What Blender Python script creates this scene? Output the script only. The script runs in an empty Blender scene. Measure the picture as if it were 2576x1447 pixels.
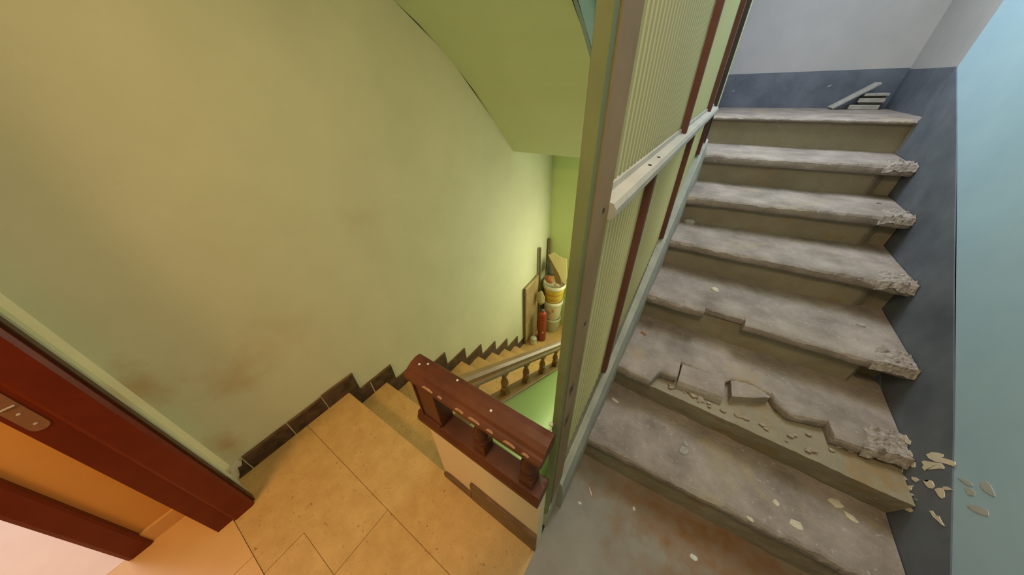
import bpy, bmesh, math, random
from mathutils import Vector, Matrix, noise

random.seed(7)
S = bpy.context.scene
C = S.collection

# ------------------------------------------------------------------ camera
cam_d = bpy.data.cameras.new('camera')
cam = bpy.data.objects.new('camera', cam_d)
C.objects.link(cam)
RX, DN, FW = (Vector(v) for v in ((0.834153, 0.550908, -0.026253), (0.301081, -0.494729, -0.815226), (-0.462102, 0.672119, -0.578548)))
cam.matrix_world = Matrix(((RX.x, -DN.x, -FW.x, 0.0), (RX.y, -DN.y, -FW.y, 0.0), (RX.z, -DN.z, -FW.z, 1.5), (0, 0, 0, 1)))
cam_d.sensor_fit = 'HORIZONTAL'
cam_d.sensor_width = 36.0
cam_d.lens = 36.0 * 715.36 / 2576.0
cam_d.clip_start = 0.01
S.camera = cam

# ------------------------------------------------------------------ world, lights, exposure
S.view_settings.view_transform = 'Standard'
S.view_settings.look = 'None'
S.view_settings.gamma = 1.0
S.view_settings.use_curve_mapping = False
S.view_settings.exposure = 0.0
w = bpy.data.worlds.new('world')
S.world = w
w.use_nodes = True
w.node_tree.nodes['Background'].inputs['Color'].default_value = (0.62, 0.72, 0.85, 1)
w.node_tree.nodes['Background'].inputs['Strength'].default_value = 0.6


def area(name, loc, target, sx, sy, power, col, spread=180):
    d = bpy.data.lights.new(name, 'AREA')
    d.shape = 'RECTANGLE'
    d.size, d.size_y, d.energy, d.color = sx, sy, power, col
    d.spread = math.radians(spread)
    o = bpy.data.objects.new(name, d)
    C.objects.link(o)
    o.location = loc
    o.rotation_euler = (Vector(target) - Vector(loc)).to_track_quat('-Z', 'Y').to_euler()
    return o


area('window_daylight', (-0.5, 2.93, -0.05), (-0.75, 1.2, -0.25), 0.75, 1.3, 23, (1.0, 0.95, 0.64))
area('well_overhead_fill', (-0.3, 1.45, 3.05), (-0.75, 1.0, 0), 0.26, 2.0, 20, (0.93, 1.0, 0.76))  # added overhead fill, tilted to brighten the green wall in the well
area('landing_fill', (-0.5, 0.05, 2.47), (-0.6, 0.1, 0), 0.8, 0.4, 3.8, (1.0, 0.76, 0.48))  # invented soft fill above the landing to even out the light
area('apartment_lamp', (-0.7, -1.3, 2.3), (-0.7, -0.9, 0), 0.5, 0.5, 26, (1.0, 0.58, 0.24))
area('bedroom_daylight', (-2.6, -1.0, 1.9), (-1.9, -0.9, 0), 0.8, 1.2, 18, (1.0, 0.88, 0.92))
area('upper_daylight', (0.25, 2.5, 3.05), (0.6, 2.3, 0), 0.6, 2.4, 68, (0.80, 0.87, 1.0))
area('riser_fill', (0.15, 0.05, 2.47), (0.75, 0.95, 0), 0.6, 0.4, 20, (1.0, 0.74, 0.46))  # extra fill put in to light the risers from the front
area('well_wall_fill', (-0.19, 1.15, -1.15), (-0.6, 1.15, -0.9), 0.9, 0.2, 2.2, (1.0, 0.98, 0.75))  # unseen fill added to lift the stair-side wall down the well

# ------------------------------------------------------------------ materials
def mat(name, c1, c2=None, scale=6.0, rough=0.8, bump=0.0, bscale=60.0, detail=8.0, contrast=(0.35, 0.65), spec=0.25,
        speck=None, coat=0.0, trans=0.0, emit=None):
    m = bpy.data.materials.new(name)
    m.use_nodes = True
    nt = m.node_tree
    N, L = nt.nodes, nt.links
    b = N['Principled BSDF']
    b.inputs['Roughness'].default_value = rough
    b.inputs['Specular IOR Level'].default_value = spec
    b.inputs['Coat Weight'].default_value = coat
    b.inputs['Transmission Weight'].default_value = trans
    tc = N.new('ShaderNodeTexCoord')
    col = None
    if c2 is None:
        b.inputs['Base Color'].default_value = (*c1, 1)
    else:
        n = N.new('ShaderNodeTexNoise')
        n.inputs['Scale'].default_value = scale
        n.inputs['Detail'].default_value = detail
        n.inputs['Roughness'].default_value = 0.62
        L.new(tc.outputs['Object'], n.inputs['Vector'])
        r = N.new('ShaderNodeValToRGB')
        r.color_ramp.elements[0].position, r.color_ramp.elements[1].position = contrast
        r.color_ramp.elements[0].color = (*c1, 1)
        r.color_ramp.elements[1].color = (*c2, 1)
        L.new(n.outputs['Fac'], r.inputs['Fac'])
        col = r.outputs['Color']
    for sp in (speck or []):
        sc, th, sw, cc, kind = sp
        if kind == 'v':
            v = N.new('ShaderNodeTexVoronoi')
            v.inputs['Scale'].default_value = sc
            wn = N.new('ShaderNodeTexNoise')
            wn.inputs['Scale'].default_value = sc * 1.3
            L.new(tc.outputs['Object'], wn.inputs['Vector'])
            mx = N.new('ShaderNodeVectorMath')
            mx.operation = 'MULTIPLY_ADD'
            L.new(wn.outputs['Color'], mx.inputs[0])
            mx.inputs[1].default_value = (0.6 / sc,) * 3
            L.new(tc.outputs['Object'], mx.inputs[2])
            L.new(mx.outputs[0], v.inputs['Vector'])
            # only some of the cells carry a chip
            sep = N.new('ShaderNodeSeparateColor')
            L.new(v.outputs['Color'], sep.inputs[0])
            a = N.new('ShaderNodeMath'); a.operation = 'MULTIPLY'
            a.inputs[1].default_value = th
            L.new(sep.outputs[0], a.inputs[0])
            cmp_ = N.new('ShaderNodeMath'); cmp_.operation = 'LESS_THAN'
            L.new(v.outputs['Distance'], cmp_.inputs[0])
            L.new(a.outputs[0], cmp_.inputs[1])
            fac = cmp_.outputs[0]
        else:
            v = N.new('ShaderNodeTexNoise')
            v.inputs['Scale'].default_value = sc
            v.inputs['Detail'].default_value = 6
            v.inputs['Roughness'].default_value = 0.7
            L.new(tc.outputs['Object'], v.inputs['Vector'])
            mr = N.new('ShaderNodeMapRange')
            mr.inputs['From Min'].default_value = th
            mr.inputs['From Max'].default_value = th + sw
            L.new(v.outputs['Fac'], mr.inputs['Value'])
            fac = mr.outputs[0]
        mix = N.new('ShaderNodeMix')
        mix.data_type = 'RGBA'
        L.new(fac, mix.inputs['Factor'])
        if col is None:
            mix.inputs[6].default_value = (*c1, 1)
        else:
            L.new(col, mix.inputs[6])
        mix.inputs[7].default_value = (*cc, 1)
        col = mix.outputs[2]
    if col is not None:
        L.new(col, b.inputs['Base Color'])
    if bump > 0:
        bn = N.new('ShaderNodeTexNoise')
        bn.inputs['Scale'].default_value = bscale
        bn.inputs['Detail'].default_value = 6
        L.new(tc.outputs['Object'], bn.inputs['Vector'])
        bp = N.new('ShaderNodeBump')
        bp.inputs['Strength'].default_value = bump
        bp.inputs['Distance'].default_value = 0.01
        L.new(bn.outputs['Fac'], bp.inputs['Height'])
        L.new(bp.outputs['Normal'], b.inputs['Normal'])
    if emit:
        b.inputs['Emission Color'].default_value = (*emit[0], 1)
        b.inputs['Emission Strength'].default_value = emit[1]
    return m


def stain(m, centres, col):
    """brown rubbed marks with a shape of their own on a wall: (centre, radii, strength)"""
    nt = m.node_tree
    N, L = nt.nodes, nt.links
    b = N['Principled BSDF']
    tc = [n for n in N if n.type == 'TEX_COORD'][0]
    src = b.inputs['Base Color'].links[0].from_socket
    for c, rad, st in centres:
        mp = N.new('ShaderNodeMapping')
        mp.vector_type = 'TEXTURE'
        mp.inputs['Location'].default_value = c
        mp.inputs['Scale'].default_value = rad
        L.new(tc.outputs['Object'], mp.inputs['Vector'])
        ln = N.new('ShaderNodeVectorMath'); ln.operation = 'LENGTH'
        L.new(mp.outputs[0], ln.inputs[0])
        n = N.new('ShaderNodeTexNoise')
        n.inputs['Scale'].default_value = 14
        n.inputs['Detail'].default_value = 6
        L.new(tc.outputs['Object'], n.inputs['Vector'])
        ad = N.new('ShaderNodeMath'); ad.operation = 'MULTIPLY_ADD'
        L.new(n.outputs['Fac'], ad.inputs[0]); ad.inputs[1].default_value = 1.6
        L.new(ln.outputs['Value'], ad.inputs[2])
        mr = N.new('ShaderNodeMapRange')
        mr.inputs['From Min'].default_value = 1.7
        mr.inputs['From Max'].default_value = 0.8
        mr.inputs['To Min'].default_value = 0.0
        mr.inputs['To Max'].default_value = st
        L.new(ad.outputs[0], mr.inputs['Value'])
        mix = N.new('ShaderNodeMix'); mix.data_type = 'RGBA'
        L.new(mr.outputs[0], mix.inputs['Factor'])
        L.new(src, mix.inputs[6])
        mix.inputs[7].default_value = (*col, 1)
        src = mix.outputs[2]
    L.new(src, b.inputs['Base Color'])


M = {}
M['wall_green'] = mat('green_plaster', (0.52, 0.55, 0.38), (0.60, 0.62, 0.44), 2.2, 0.85, 0.05, 25, contrast=(0.3, 0.7))
stain(M['wall_green'], [((-1.45, -0.22, 0.66), (0.3, 0.09, 0.16), 0.7), ((-1.45, -0.20, 0.21), (0.3, 0.07, 0.13), 0.75), ((-1.45, -0.02, 0.48), (0.3, 0.12, 0.12), 0.3),
                        ((-1.45, 0.75, 0.95), (0.3, 0.16, 0.08), 0.16), ((-1.45, 0.1, 0.55), (0.3, 0.3, 0.2), 0.25)], (0.42, 0.27, 0.11))
M['corner'] = mat('fresh_corner_plaster', (0.78, 0.76, 0.54), (0.82, 0.80, 0.58), 9, 0.85, 0.1, 40)
M['far_green'] = mat('bright_green_plaster', (0.62, 0.76, 0.40), (0.66, 0.80, 0.43), 2.0, 0.85, 0.04, 25)
M['soffit'] = mat('olive_plaster', (0.55, 0.67, 0.39), (0.59, 0.71, 0.42), 1.8, 0.85, 0.04, 20)
M['guard_plaster'] = mat('cream_plaster', (0.74, 0.62, 0.40), (0.78, 0.67, 0.44), 3, 0.8, 0.04, 30)
M['blue_wall'] = mat('pale_blue_plaster', (0.36, 0.53, 0.67), (0.41, 0.58, 0.72), 2.5, 0.8, 0.06, 40,
                     speck=[(5.0, 0.71, 0.03, (0.20, 0.22, 0.21), 'n')])
M['grey_wall'] = mat('grey_plaster', (0.42, 0.41, 0.41), (0.49, 0.47, 0.47), 2.5, 0.85, 0.08, 30,
                     speck=[(7.0, 0.73, 0.03, (0.25, 0.25, 0.25), 'n')])
M['dado'] = mat('dark_dado_paint', (0.095, 0.110, 0.145), (0.155, 0.175, 0.22), 5, 0.55, 0.1, 40, spec=0.4,
                speck=[(30.0, 0.70, 0.05, (0.22, 0.22, 0.23), 'n')])
M['peel'] = mat('bare_plaster', (0.74, 0.64, 0.51), (0.80, 0.71, 0.58), 30, 0.9, 0.2, 80)
M['peel_faint'] = mat('patched_plaster', (0.45, 0.47, 0.46), (0.48, 0.49, 0.47), 20, 0.9)
M['terrazzo'] = mat('terrazzo', (0.49, 0.315, 0.115), (0.57, 0.38, 0.15), 14, 0.5, 0.02, 60, spec=0.35,
                    speck=[(62.0, 0.585, 0.08, (0.39, 0.235, 0.08), 'n'), (120.0, 0.64, 0.06, (0.64, 0.45, 0.20), 'n'), (30.0, 0.645, 0.02, (0.28, 0.16, 0.05), 'n')])
M['terrazzo_riser'] = mat('terrazzo_riser', (0.44, 0.40, 0.26), (0.50, 0.46, 0.30), 9, 0.6, 0.03, 60,
                          speck=[(42.0, 0.26, 0, (0.33, 0.30, 0.18), 'v')])
M['grout'] = mat('dark_grout', (0.33, 0.20, 0.08), (0.38, 0.24, 0.10), 20, 0.9)
M['marble'] = mat('dark_marble', (0.026, 0.015, 0.011), (0.092, 0.058, 0.040), 18, 0.35, 0.05, 60, spec=0.5,
                  speck=[(60.0, 0.66, 0.03, (0.36, 0.32, 0.25), 'n')])
M['marble_brown'] = mat('brown_marble', (0.11, 0.062, 0.030), (0.19, 0.115, 0.060), 14, 0.4, 0.05, 60,
                        speck=[(38.0, 0.68, 0.03, (0.40, 0.34, 0.24), 'n')])
M['white_grout'] = mat('white_grout', (0.55, 0.50, 0.40), (0.66, 0.60, 0.48), 30, 0.9, 0.2)
M['wood_red'] = mat('red_brown_wood', (0.070, 0.019, 0.006), (0.115, 0.033, 0.011), 8, 0.5, 0.03, 50, spec=0.3, coat=0.05,
                    speck=[(26.0, 0.715, 0.01, (0.50, 0.40, 0.30), 'n')])
M['worn'] = mat('worn_bare_wood', (0.26, 0.12, 0.06), (0.36, 0.20, 0.11), 60, 0.8)
M['wood_rail'] = mat('worn_rail_wood', (0.20, 0.115, 0.035), (0.27, 0.165, 0.055), 7, 0.45, 0.03, 50, spec=0.3, coat=0.08)
M['door_wood'] = mat('dark_red_door_wood', (0.110, 0.013, 0.004), (0.140, 0.018, 0.006), 9, 0.38, 0.02, 60, spec=0.35, coat=0.05)
M['door_edge'] = mat('dark_door_edge', (0.045, 0.014, 0.006), (0.06, 0.02, 0.009), 9, 0.4)
M['brass'] = mat('dull_strike_metal', (0.20, 0.10, 0.055), (0.24, 0.125, 0.07), 30, 0.35, spec=0.6)
M['orange_wall'] = mat('orange_plaster', (0.60, 0.34, 0.10), (0.64, 0.37, 0.115), 2, 0.8, 0.03, 30)
M['orange_tile'] = mat('ochre_floor_tile', (0.60, 0.38, 0.15), (0.66, 0.42, 0.17), 3, 0.35, 0.02, 40, spec=0.4)
M['pink_tile'] = mat('pale_pink_tile', (0.70, 0.58, 0.50), (0.76, 0.65, 0.57), 3, 0.4)
M['white_wall'] = mat('white_plaster', (0.72, 0.68, 0.62), (0.76, 0.72, 0.66), 3, 0.85)
M['tread'] = mat('dusty_stone_tread', (0.19, 0.158, 0.134), (0.42, 0.35, 0.31), 7, 0.92, 0.6, 60, contrast=(0.28, 0.72),
                 speck=[(48.0, 0.60, 0.10, (0.47, 0.42, 0.38), 'n'), (19.0, 0.66, 0.05, (0.12, 0.10, 0.08), 'n'), (3.2, 0.56, 0.12, (0.36, 0.29, 0.20), 'n')])
M['riser'] = mat('stained_riser', (0.24, 0.20, 0.135), (0.34, 0.295, 0.215), 4, 0.92, 0.4, 60, contrast=(0.3, 0.7),
                 speck=[(22.0, 0.67, 0.04, (0.40, 0.37, 0.32), 'n'), (12.0, 0.66, 0.05, (0.12, 0.095, 0.065), 'n'), (3.0, 0.56, 0.1, (0.29, 0.20, 0.10), 'n')])
M['concrete'] = mat('grey_landing_concrete', (0.23, 0.21, 0.175), (0.33, 0.30, 0.255), 4, 0.9, 0.25, 60, contrast=(0.3, 0.7),
                    speck=[(60.0, 0.70, 0.05, (0.40, 0.37, 0.33), 'n')])
stain(M['concrete'], [((0.45, 0.70, 0.0), (0.75, 0.22, 0.3), 0.9), ((0.6, 0.45, 0.0), (0.6, 0.25, 0.3), 0.7)], (0.24, 0.115, 0.04))
M['rubble'] = mat('rubble', (0.27, 0.21, 0.15), (0.44, 0.36, 0.27), 22, 0.95, 0.9, 60)
M['mortar'] = mat('crumbled_mortar', (0.24, 0.20, 0.175), (0.45, 0.39, 0.35), 60, 0.95, 0.8, 90)
M['gap'] = mat('dark_mortar_bed', (0.05, 0.04, 0.03), (0.10, 0.08, 0.06), 20, 0.95)
M['curb'] = mat('grey_painted_curb', (0.34, 0.34, 0.28), (0.44, 0.43, 0.36), 9, 0.85, 0.3, 50)
M['post'] = mat('olive_painted_steel', (0.135, 0.155, 0.065), (0.185, 0.205, 0.09), 5, 0.5, 0.06, 40, spec=0.4)
M['post_side'] = mat('brown_primer_steel', (0.23, 0.155, 0.075), (0.29, 0.20, 0.11), 5, 0.55, 0.06, 40)
M['stile'] = mat('maroon_stile', (0.125, 0.048, 0.038), (0.165, 0.066, 0.052), 6, 0.55, 0.05, 60)
M['stile_dark'] = mat('dark_maroon_stile', (0.045, 0.026, 0.032), (0.07, 0.042, 0.048), 6, 0.55)
M['rail_grey'] = mat('grey_painted_rail', (0.40, 0.39, 0.35), (0.48, 0.46, 0.42), 8, 0.6, 0.08, 50)
M['screw'] = mat('dark_screw', (0.06, 0.045, 0.035), rough=0.5)
M['chip_white'] = mat('white_plaster_chip', (0.62, 0.60, 0.55), (0.72, 0.70, 0.65), 40, 0.9, 0.3, 90)
M['chip_cream'] = mat('cream_stone', (0.55, 0.50, 0.38), (0.66, 0.60, 0.48), 30, 0.9, 0.4, 60)
M['chip_grey'] = mat('grey_stone', (0.30, 0.28, 0.24), (0.40, 0.37, 0.32), 30, 0.9, 0.4, 60)
M['chip_red'] = mat('red_brick_chip', (0.40, 0.13, 0.08), (0.46, 0.17, 0.10), 30, 0.9)
M['timber'] = mat('weathered_timber', (0.33, 0.32, 0.29), (0.45, 0.43, 0.39), 25, 0.9, 0.3, 60)
M['lump_and_gap_shade'] = mat('dark_lump_and_gap_shade', (0.10, 0.095, 0.09), (0.16, 0.15, 0.14), 25, 0.9)  # colours one dark lump and the painted shade between the offcuts
M['bucket_white'] = mat('white_plastic', (0.62, 0.60, 0.45), (0.66, 0.63, 0.48), 12, 0.45)
M['bucket_clear'] = mat('milky_plastic', (0.42, 0.42, 0.30), (0.48, 0.47, 0.34), 12, 0.4)
M['bucket_yellow'] = mat('yellow_plastic', (0.62, 0.45, 0.06), (0.66, 0.50, 0.09), 12, 0.45)
M['label_grey'] = mat('faded_label', (0.40, 0.37, 0.26), (0.50, 0.46, 0.34), 60, 0.7)
M['label_orange'] = mat('orange_print', (0.50, 0.26, 0.07), rough=0.7)
M['red_paint'] = mat('red_enamel', (0.26, 0.035, 0.018), (0.33, 0.05, 0.025), 9, 0.35, spec=0.5)
M['cream_bag'] = mat('cream_bag', (0.55, 0.50, 0.32), (0.66, 0.60, 0.42), 18, 0.6)
M['orange_bag'] = mat('orange_bag', (0.46, 0.17, 0.06), (0.56, 0.27, 0.12), 18, 0.6)
M['cardboard'] = mat('cardboard', (0.29, 0.20, 0.095), (0.34, 0.24, 0.115), 10, 0.9)
M['paper'] = mat('cream_paper', (0.84, 0.79, 0.54), (0.88, 0.83, 0.58), 12, 0.8)
M['dark_grey'] = mat('dark_grey_plastic', (0.10, 0.115, 0.10), (0.14, 0.15, 0.13), 12, 0.5)
M['board'] = mat('board_face', (0.36, 0.28, 0.13), (0.46, 0.36, 0.18), 6, 0.8, 0.05, 40)
M['board_edge'] = mat('board_edge', (0.16, 0.11, 0.06), (0.20, 0.14, 0.08), 9, 0.8)
M['upper_blue'] = mat('blue_stringer_paint', (0.26, 0.38, 0.40), (0.29, 0.41, 0.43), 4, 0.8)
M['frame_white'] = mat('window_frame_paint', (0.60, 0.58, 0.50), (0.64, 0.62, 0.54), 8, 0.6)
M['glass'] = mat('window_glass', (0.95, 0.95, 0.93), rough=0.05, trans=1.0)


def poly_mat():
    """ribbed translucent polycarbonate sheet"""
    m = bpy.data.materials.new('ribbed_polycarbonate')
    m.use_nodes = True
    N, L = m.node_tree.nodes, m.node_tree.links
    b = N['Principled BSDF']
    tc = N.new('ShaderNodeTexCoord')
    sx = N.new('ShaderNodeSeparateXYZ')
    L.new(tc.outputs['Object'], sx.inputs[0])
    dv = N.new('ShaderNodeMath'); dv.operation = 'DIVIDE'; dv.inputs[1].default_value = 0.026
    L.new(sx.outputs['Y'], dv.inputs[0])
    fr = N.new('ShaderNodeMath'); fr.operation = 'FRACT'
    L.new(dv.outputs[0], fr.inputs[0])
    lt = N.new('ShaderNodeMath'); lt.operation = 'LESS_THAN'; lt.inputs[1].default_value = 0.28
    L.new(fr.outputs[0], lt.inputs[0])
    web = N.new('ShaderNodeMix'); web.data_type = 'RGBA'      # the upright webs inside the twin-wall sheet
    L.new(lt.outputs[0], web.inputs['Factor'])
    web.inputs[6].default_value = (0.64, 0.67, 0.54, 1)
    web.inputs[7].default_value = (0.45, 0.47, 0.37, 1)
    L.new(web.outputs[2], b.inputs['Base Color'])
    b.inputs['Roughness'].default_value = 0.28
    b.inputs['Specular IOR Level'].default_value = 0.5
    t = N.new('ShaderNodeBsdfTranslucent')
    web2 = N.new('ShaderNodeMix'); web2.data_type = 'RGBA'
    L.new(lt.outputs[0], web2.inputs['Factor'])
    web2.inputs[6].default_value = (0.95, 0.93, 0.66, 1)
    web2.inputs[7].default_value = (0.70, 0.68, 0.47, 1)
    L.new(web2.outputs[2], t.inputs['Color'])
    mx = N.new('ShaderNodeMixShader')
    mx.inputs[0].default_value = 0.6
    L.new(b.outputs[0], mx.inputs[1])
    L.new(t.outputs[0], mx.inputs[2])
    L.new(mx.outputs[0], N['Material Output'].inputs['Surface'])
    return m


M['poly'] = poly_mat()


def thin(m, col, fac):
    """let daylight through a thin sheet"""
    N, L = m.node_tree.nodes, m.node_tree.links
    t = N.new('ShaderNodeBsdfTranslucent')
    t.inputs['Color'].default_value = (*col, 1)
    mx = N.new('ShaderNodeMixShader')
    mx.inputs[0].default_value = fac
    L.new(N['Principled BSDF'].outputs[0], mx.inputs[1])
    L.new(t.outputs[0], mx.inputs[2])
    L.new(mx.outputs[0], N['Material Output'].inputs['Surface'])


thin(M['paper'], (0.90, 0.86, 0.60), 0.5)
thin(M['cream_bag'], (0.85, 0.80, 0.55), 0.4)

# ------------------------------------------------------------------ helpers
def link(name, me, m, parent=None, smooth=False):
    me.update()
    o = bpy.data.objects.new(name, me)
    C.objects.link(o)
    if m is not None:
        me.materials.append(M[m] if isinstance(m, str) else m)
    if parent is not None:
        o.parent = parent
    if smooth:
        for p in me.polygons:
            p.use_smooth = True
    return o


def from_bm(name, bm, m, parent=None, smooth=False, bevel=0.0, seg=2):
    bmesh.ops.recalc_face_normals(bm, faces=bm.faces[:])
    if bevel > 0:
        bmesh.ops.bevel(bm, geom=[e for e in bm.edges if len(e.link_faces) == 2 and e.calc_face_angle(0) > 0.5],
                        offset=bevel, segments=seg, affect='EDGES', profile=0.5, clamp_overlap=True)
    me = bpy.data.meshes.new(name)
    bm.to_mesh(me)
    bm.free()
    return link(name, me, m, parent, smooth)


def add_box(bm, x0, x1, y0, y1, z0, z1):
    vs = [bm.verts.new((x, y, z)) for x in (x0, x1) for y in (y0, y1) for z in (z0, z1)]
    for f in ((0, 1, 3, 2), (4, 6, 7, 5), (0, 4, 5, 1), (2, 3, 7, 6), (0, 2, 6, 4), (1, 5, 7, 3)):
        bm.faces.new([vs[i] for i in f])
    return vs


def box(name, x0, x1, y0, y1, z0, z1, m, parent=None, bevel=0.0):
    bm = bmesh.new()
    add_box(bm, x0, x1, y0, y1, z0, z1)
    return from_bm(name, bm, m, parent, bevel=bevel)


def prism(name, pts, axis, a0, a1, m, parent=None, bevel=0.0, smooth=False):
    """extrude a polygon: axis 'x' takes (y, z), 'y' takes (x, z), 'z' takes (x, y)"""
    def P(p, a):
        return {'x': (a, p[0], p[1]), 'y': (p[0], a, p[1]), 'z': (p[0], p[1], a)}[axis]
    bm = bmesh.new()
    A = [bm.verts.new(P(p, a0)) for p in pts]
    B = [bm.verts.new(P(p, a1)) for p in pts]
    n = len(pts)
    fa = bm.faces.new(A)
    fb = bm.faces.new(list(reversed(B)))
    for i in range(n):
        bm.faces.new((A[i], A[(i + 1) % n], B[(i + 1) % n], B[i]))
    if n > 4:
        bmesh.ops.triangulate(bm, faces=[fa, fb], ngon_method='BEAUTY')
    return from_bm(name, bm, m, parent, bevel=bevel, smooth=smooth)


def lathe(name, prof, loc, m, parent=None, n=20, smooth=True, squash=(1, 1)):
    bm = bmesh.new()
    rings = []
    for r, z in prof:
        rings.append([bm.verts.new((loc[0] + r * squash[0] * math.cos(2 * math.pi * i / n), loc[1] + r * squash[1] * math.sin(2 * math.pi * i / n), loc[2] + z)) for i in range(n)])
    for a, b in zip(rings, rings[1:]):
        for i in range(n):
            bm.faces.new((a[i], a[(i + 1) % n], b[(i + 1) % n], b[i]))
    bm.faces.new(list(reversed(rings[0])))
    bm.faces.new(rings[-1])
    return from_bm(name, bm, m, parent, smooth=smooth)


def empty(name, loc):
    o = bpy.data.objects.new(name, None)
    C.objects.link(o)
    o.empty_display_size = 0.05
    o.location = (0, 0, 0)
    return o


def tag(o, label=None, cat=None, group=None, kind=None):
    if label: o['label'] = label
    if cat: o['category'] = cat
    if group: o['group'] = group
    if kind: o['kind'] = kind
    return o


def lerp(a, b, t):
    return a + (b - a) * t


def fbm(x, y, z, sc, oct_=4):
    return noise.fractal(Vector((x * sc, y * sc, z * sc)), 0.8, 2.1, oct_)


# ================================================================== SETTING
LW = -1.45          # left wall
PW = -0.15          # well-side plane of the partition
FARY = 2.97         # far wall of the lower half-landing
RW = 0.92           # right wall
UPY = 3.85          # back wall of the upper half-landing
TZ = 1.275          # upper half-landing level
RISE = TZ / 7.0

struct = lambda o, label=None: tag(o, label, kind='structure')

wl = struct(box('wall_left', LW - 0.14, LW, -0.262, FARY + 0.12, -2.9, 3.2, 'wall_green'), 'pale green plastered wall beside the stairs going down')
# far wall with a window hidden from here by the partition post
wf = bpy.data.objects.new('tmp', None)
bm = bmesh.new()
wx0, wx1, wz0, wz1 = -0.92, -0.22, -0.75, 0.65
add_box(bm, LW, wx0, FARY, FARY + 0.12, -2.9, 3.2)
add_box(bm, wx1, PW + 0.04, FARY, FARY + 0.12, -2.9, 3.2)
add_box(bm, wx0, wx1, FARY, FARY + 0.12, -2.9, wz0)
add_box(bm, wx0, wx1, FARY, FARY + 0.12, wz1, 3.2)
wfar = struct(from_bm('wall_far', bm, 'far_green'), 'light green plastered far wall behind the stacked buckets')
win = struct(empty('window_1', (0, 0, 0)))
for a, b_ in ((wx0, wx0 + 0.04), (wx1 - 0.04, wx1), (-0.59, -0.55)):
    box('window_frame', a, b_, FARY + 0.03, FARY + 0.08, wz0, wz1, 'frame_white', win)
for a, b_ in ((wz0, wz0 + 0.04), (wz1 - 0.04, wz1)):
    box('window_frame', wx0, wx1, FARY + 0.03, FARY + 0.08, a, b_, 'frame_white', win)
for a, b_ in ((wx0 + 0.04, -0.59), (-0.55, wx1 - 0.04)):
    box('pane', a, b_, FARY + 0.052, FARY + 0.058, wz0 + 0.04, wz1 - 0.04, 'glass', win)

# wall with the apartment door, just behind the camera
bm = bmesh.new()
DX0, DX1 = -1.286, -0.38
add_box(bm, LW - 0.14, DX0, -0.375, -0.262, -0.2, 3.2)
add_box(bm, DX1, RW + 0.12, -0.375, -0.262, -0.2, 3.2)
add_box(bm, DX0, DX1, -0.375, -0.262, 2.12, 3.2)
struct(from_bm('wall_back', bm, 'wall_green'))

# walls of the flight going up
wr = struct(box('wall_right', RW, RW + 0.14, -0.375, 2.89, -0.2, 3.2, 'blue_wall'), 'pale blue plastered wall beside the worn stairs')
wu = struct(box('wall_landing_right', 1.0, 1.14, 2.85, UPY + 0.12, 0.9, 3.2, 'grey_wall'), 'grey wall at the right of the upper landing')
wb = struct(box('wall_landing_back', PW - 0.02, 1.14, UPY, UPY + 0.12, 0.9, 3.2, 'grey_wall'), 'grey wall at the back of the upper landing')
struct(box('wall_landing_left', -0.19, -0.135, 2.975, UPY, 0.9, 3.2, 'grey_wall'))

# dark painted dado, slightly proud of the plaster
def band_top(y):
    return 0.33 + 0.578 * (y - 0.832)
prism('dado_band', [(0.45, -0.05), (2.888, 0.9), (2.888, 1.517), (2.4, band_top(2.4) + 0.004), (1.72, 0.841), (1.2, band_top(1.2) + 0.003), (0.832, 0.328), (0.45, 0.112)], 'x', RW - 0.004, RW, 'dado', wr)
box('dado_band', 0.996, 1.0, 2.85, UPY, 1.2, 1.522, 'dado', wu)
box('dado_band', -0.135, 1.0, UPY - 0.004, UPY, 1.2, 1.532, 'dado', wb)

for (x, z, s_) in ((-0.055, 1.405, 0.010), (0.60, 1.43, 0.012)):
    prism('paint_fleck', [(x - s_, z - s_ * 0.5), (x + s_ * 0.2, z - s_ * 0.2), (x + s_, z + s_ * 0.7), (x, z + s_ * 0.3)], 'y', UPY - 0.0055, UPY - 0.003, 'chip_white', wb)
box('corner_plaster', LW, LW + 0.0015, -0.262, -0.243, 0.0, 2.4, 'corner', wl)
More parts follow.
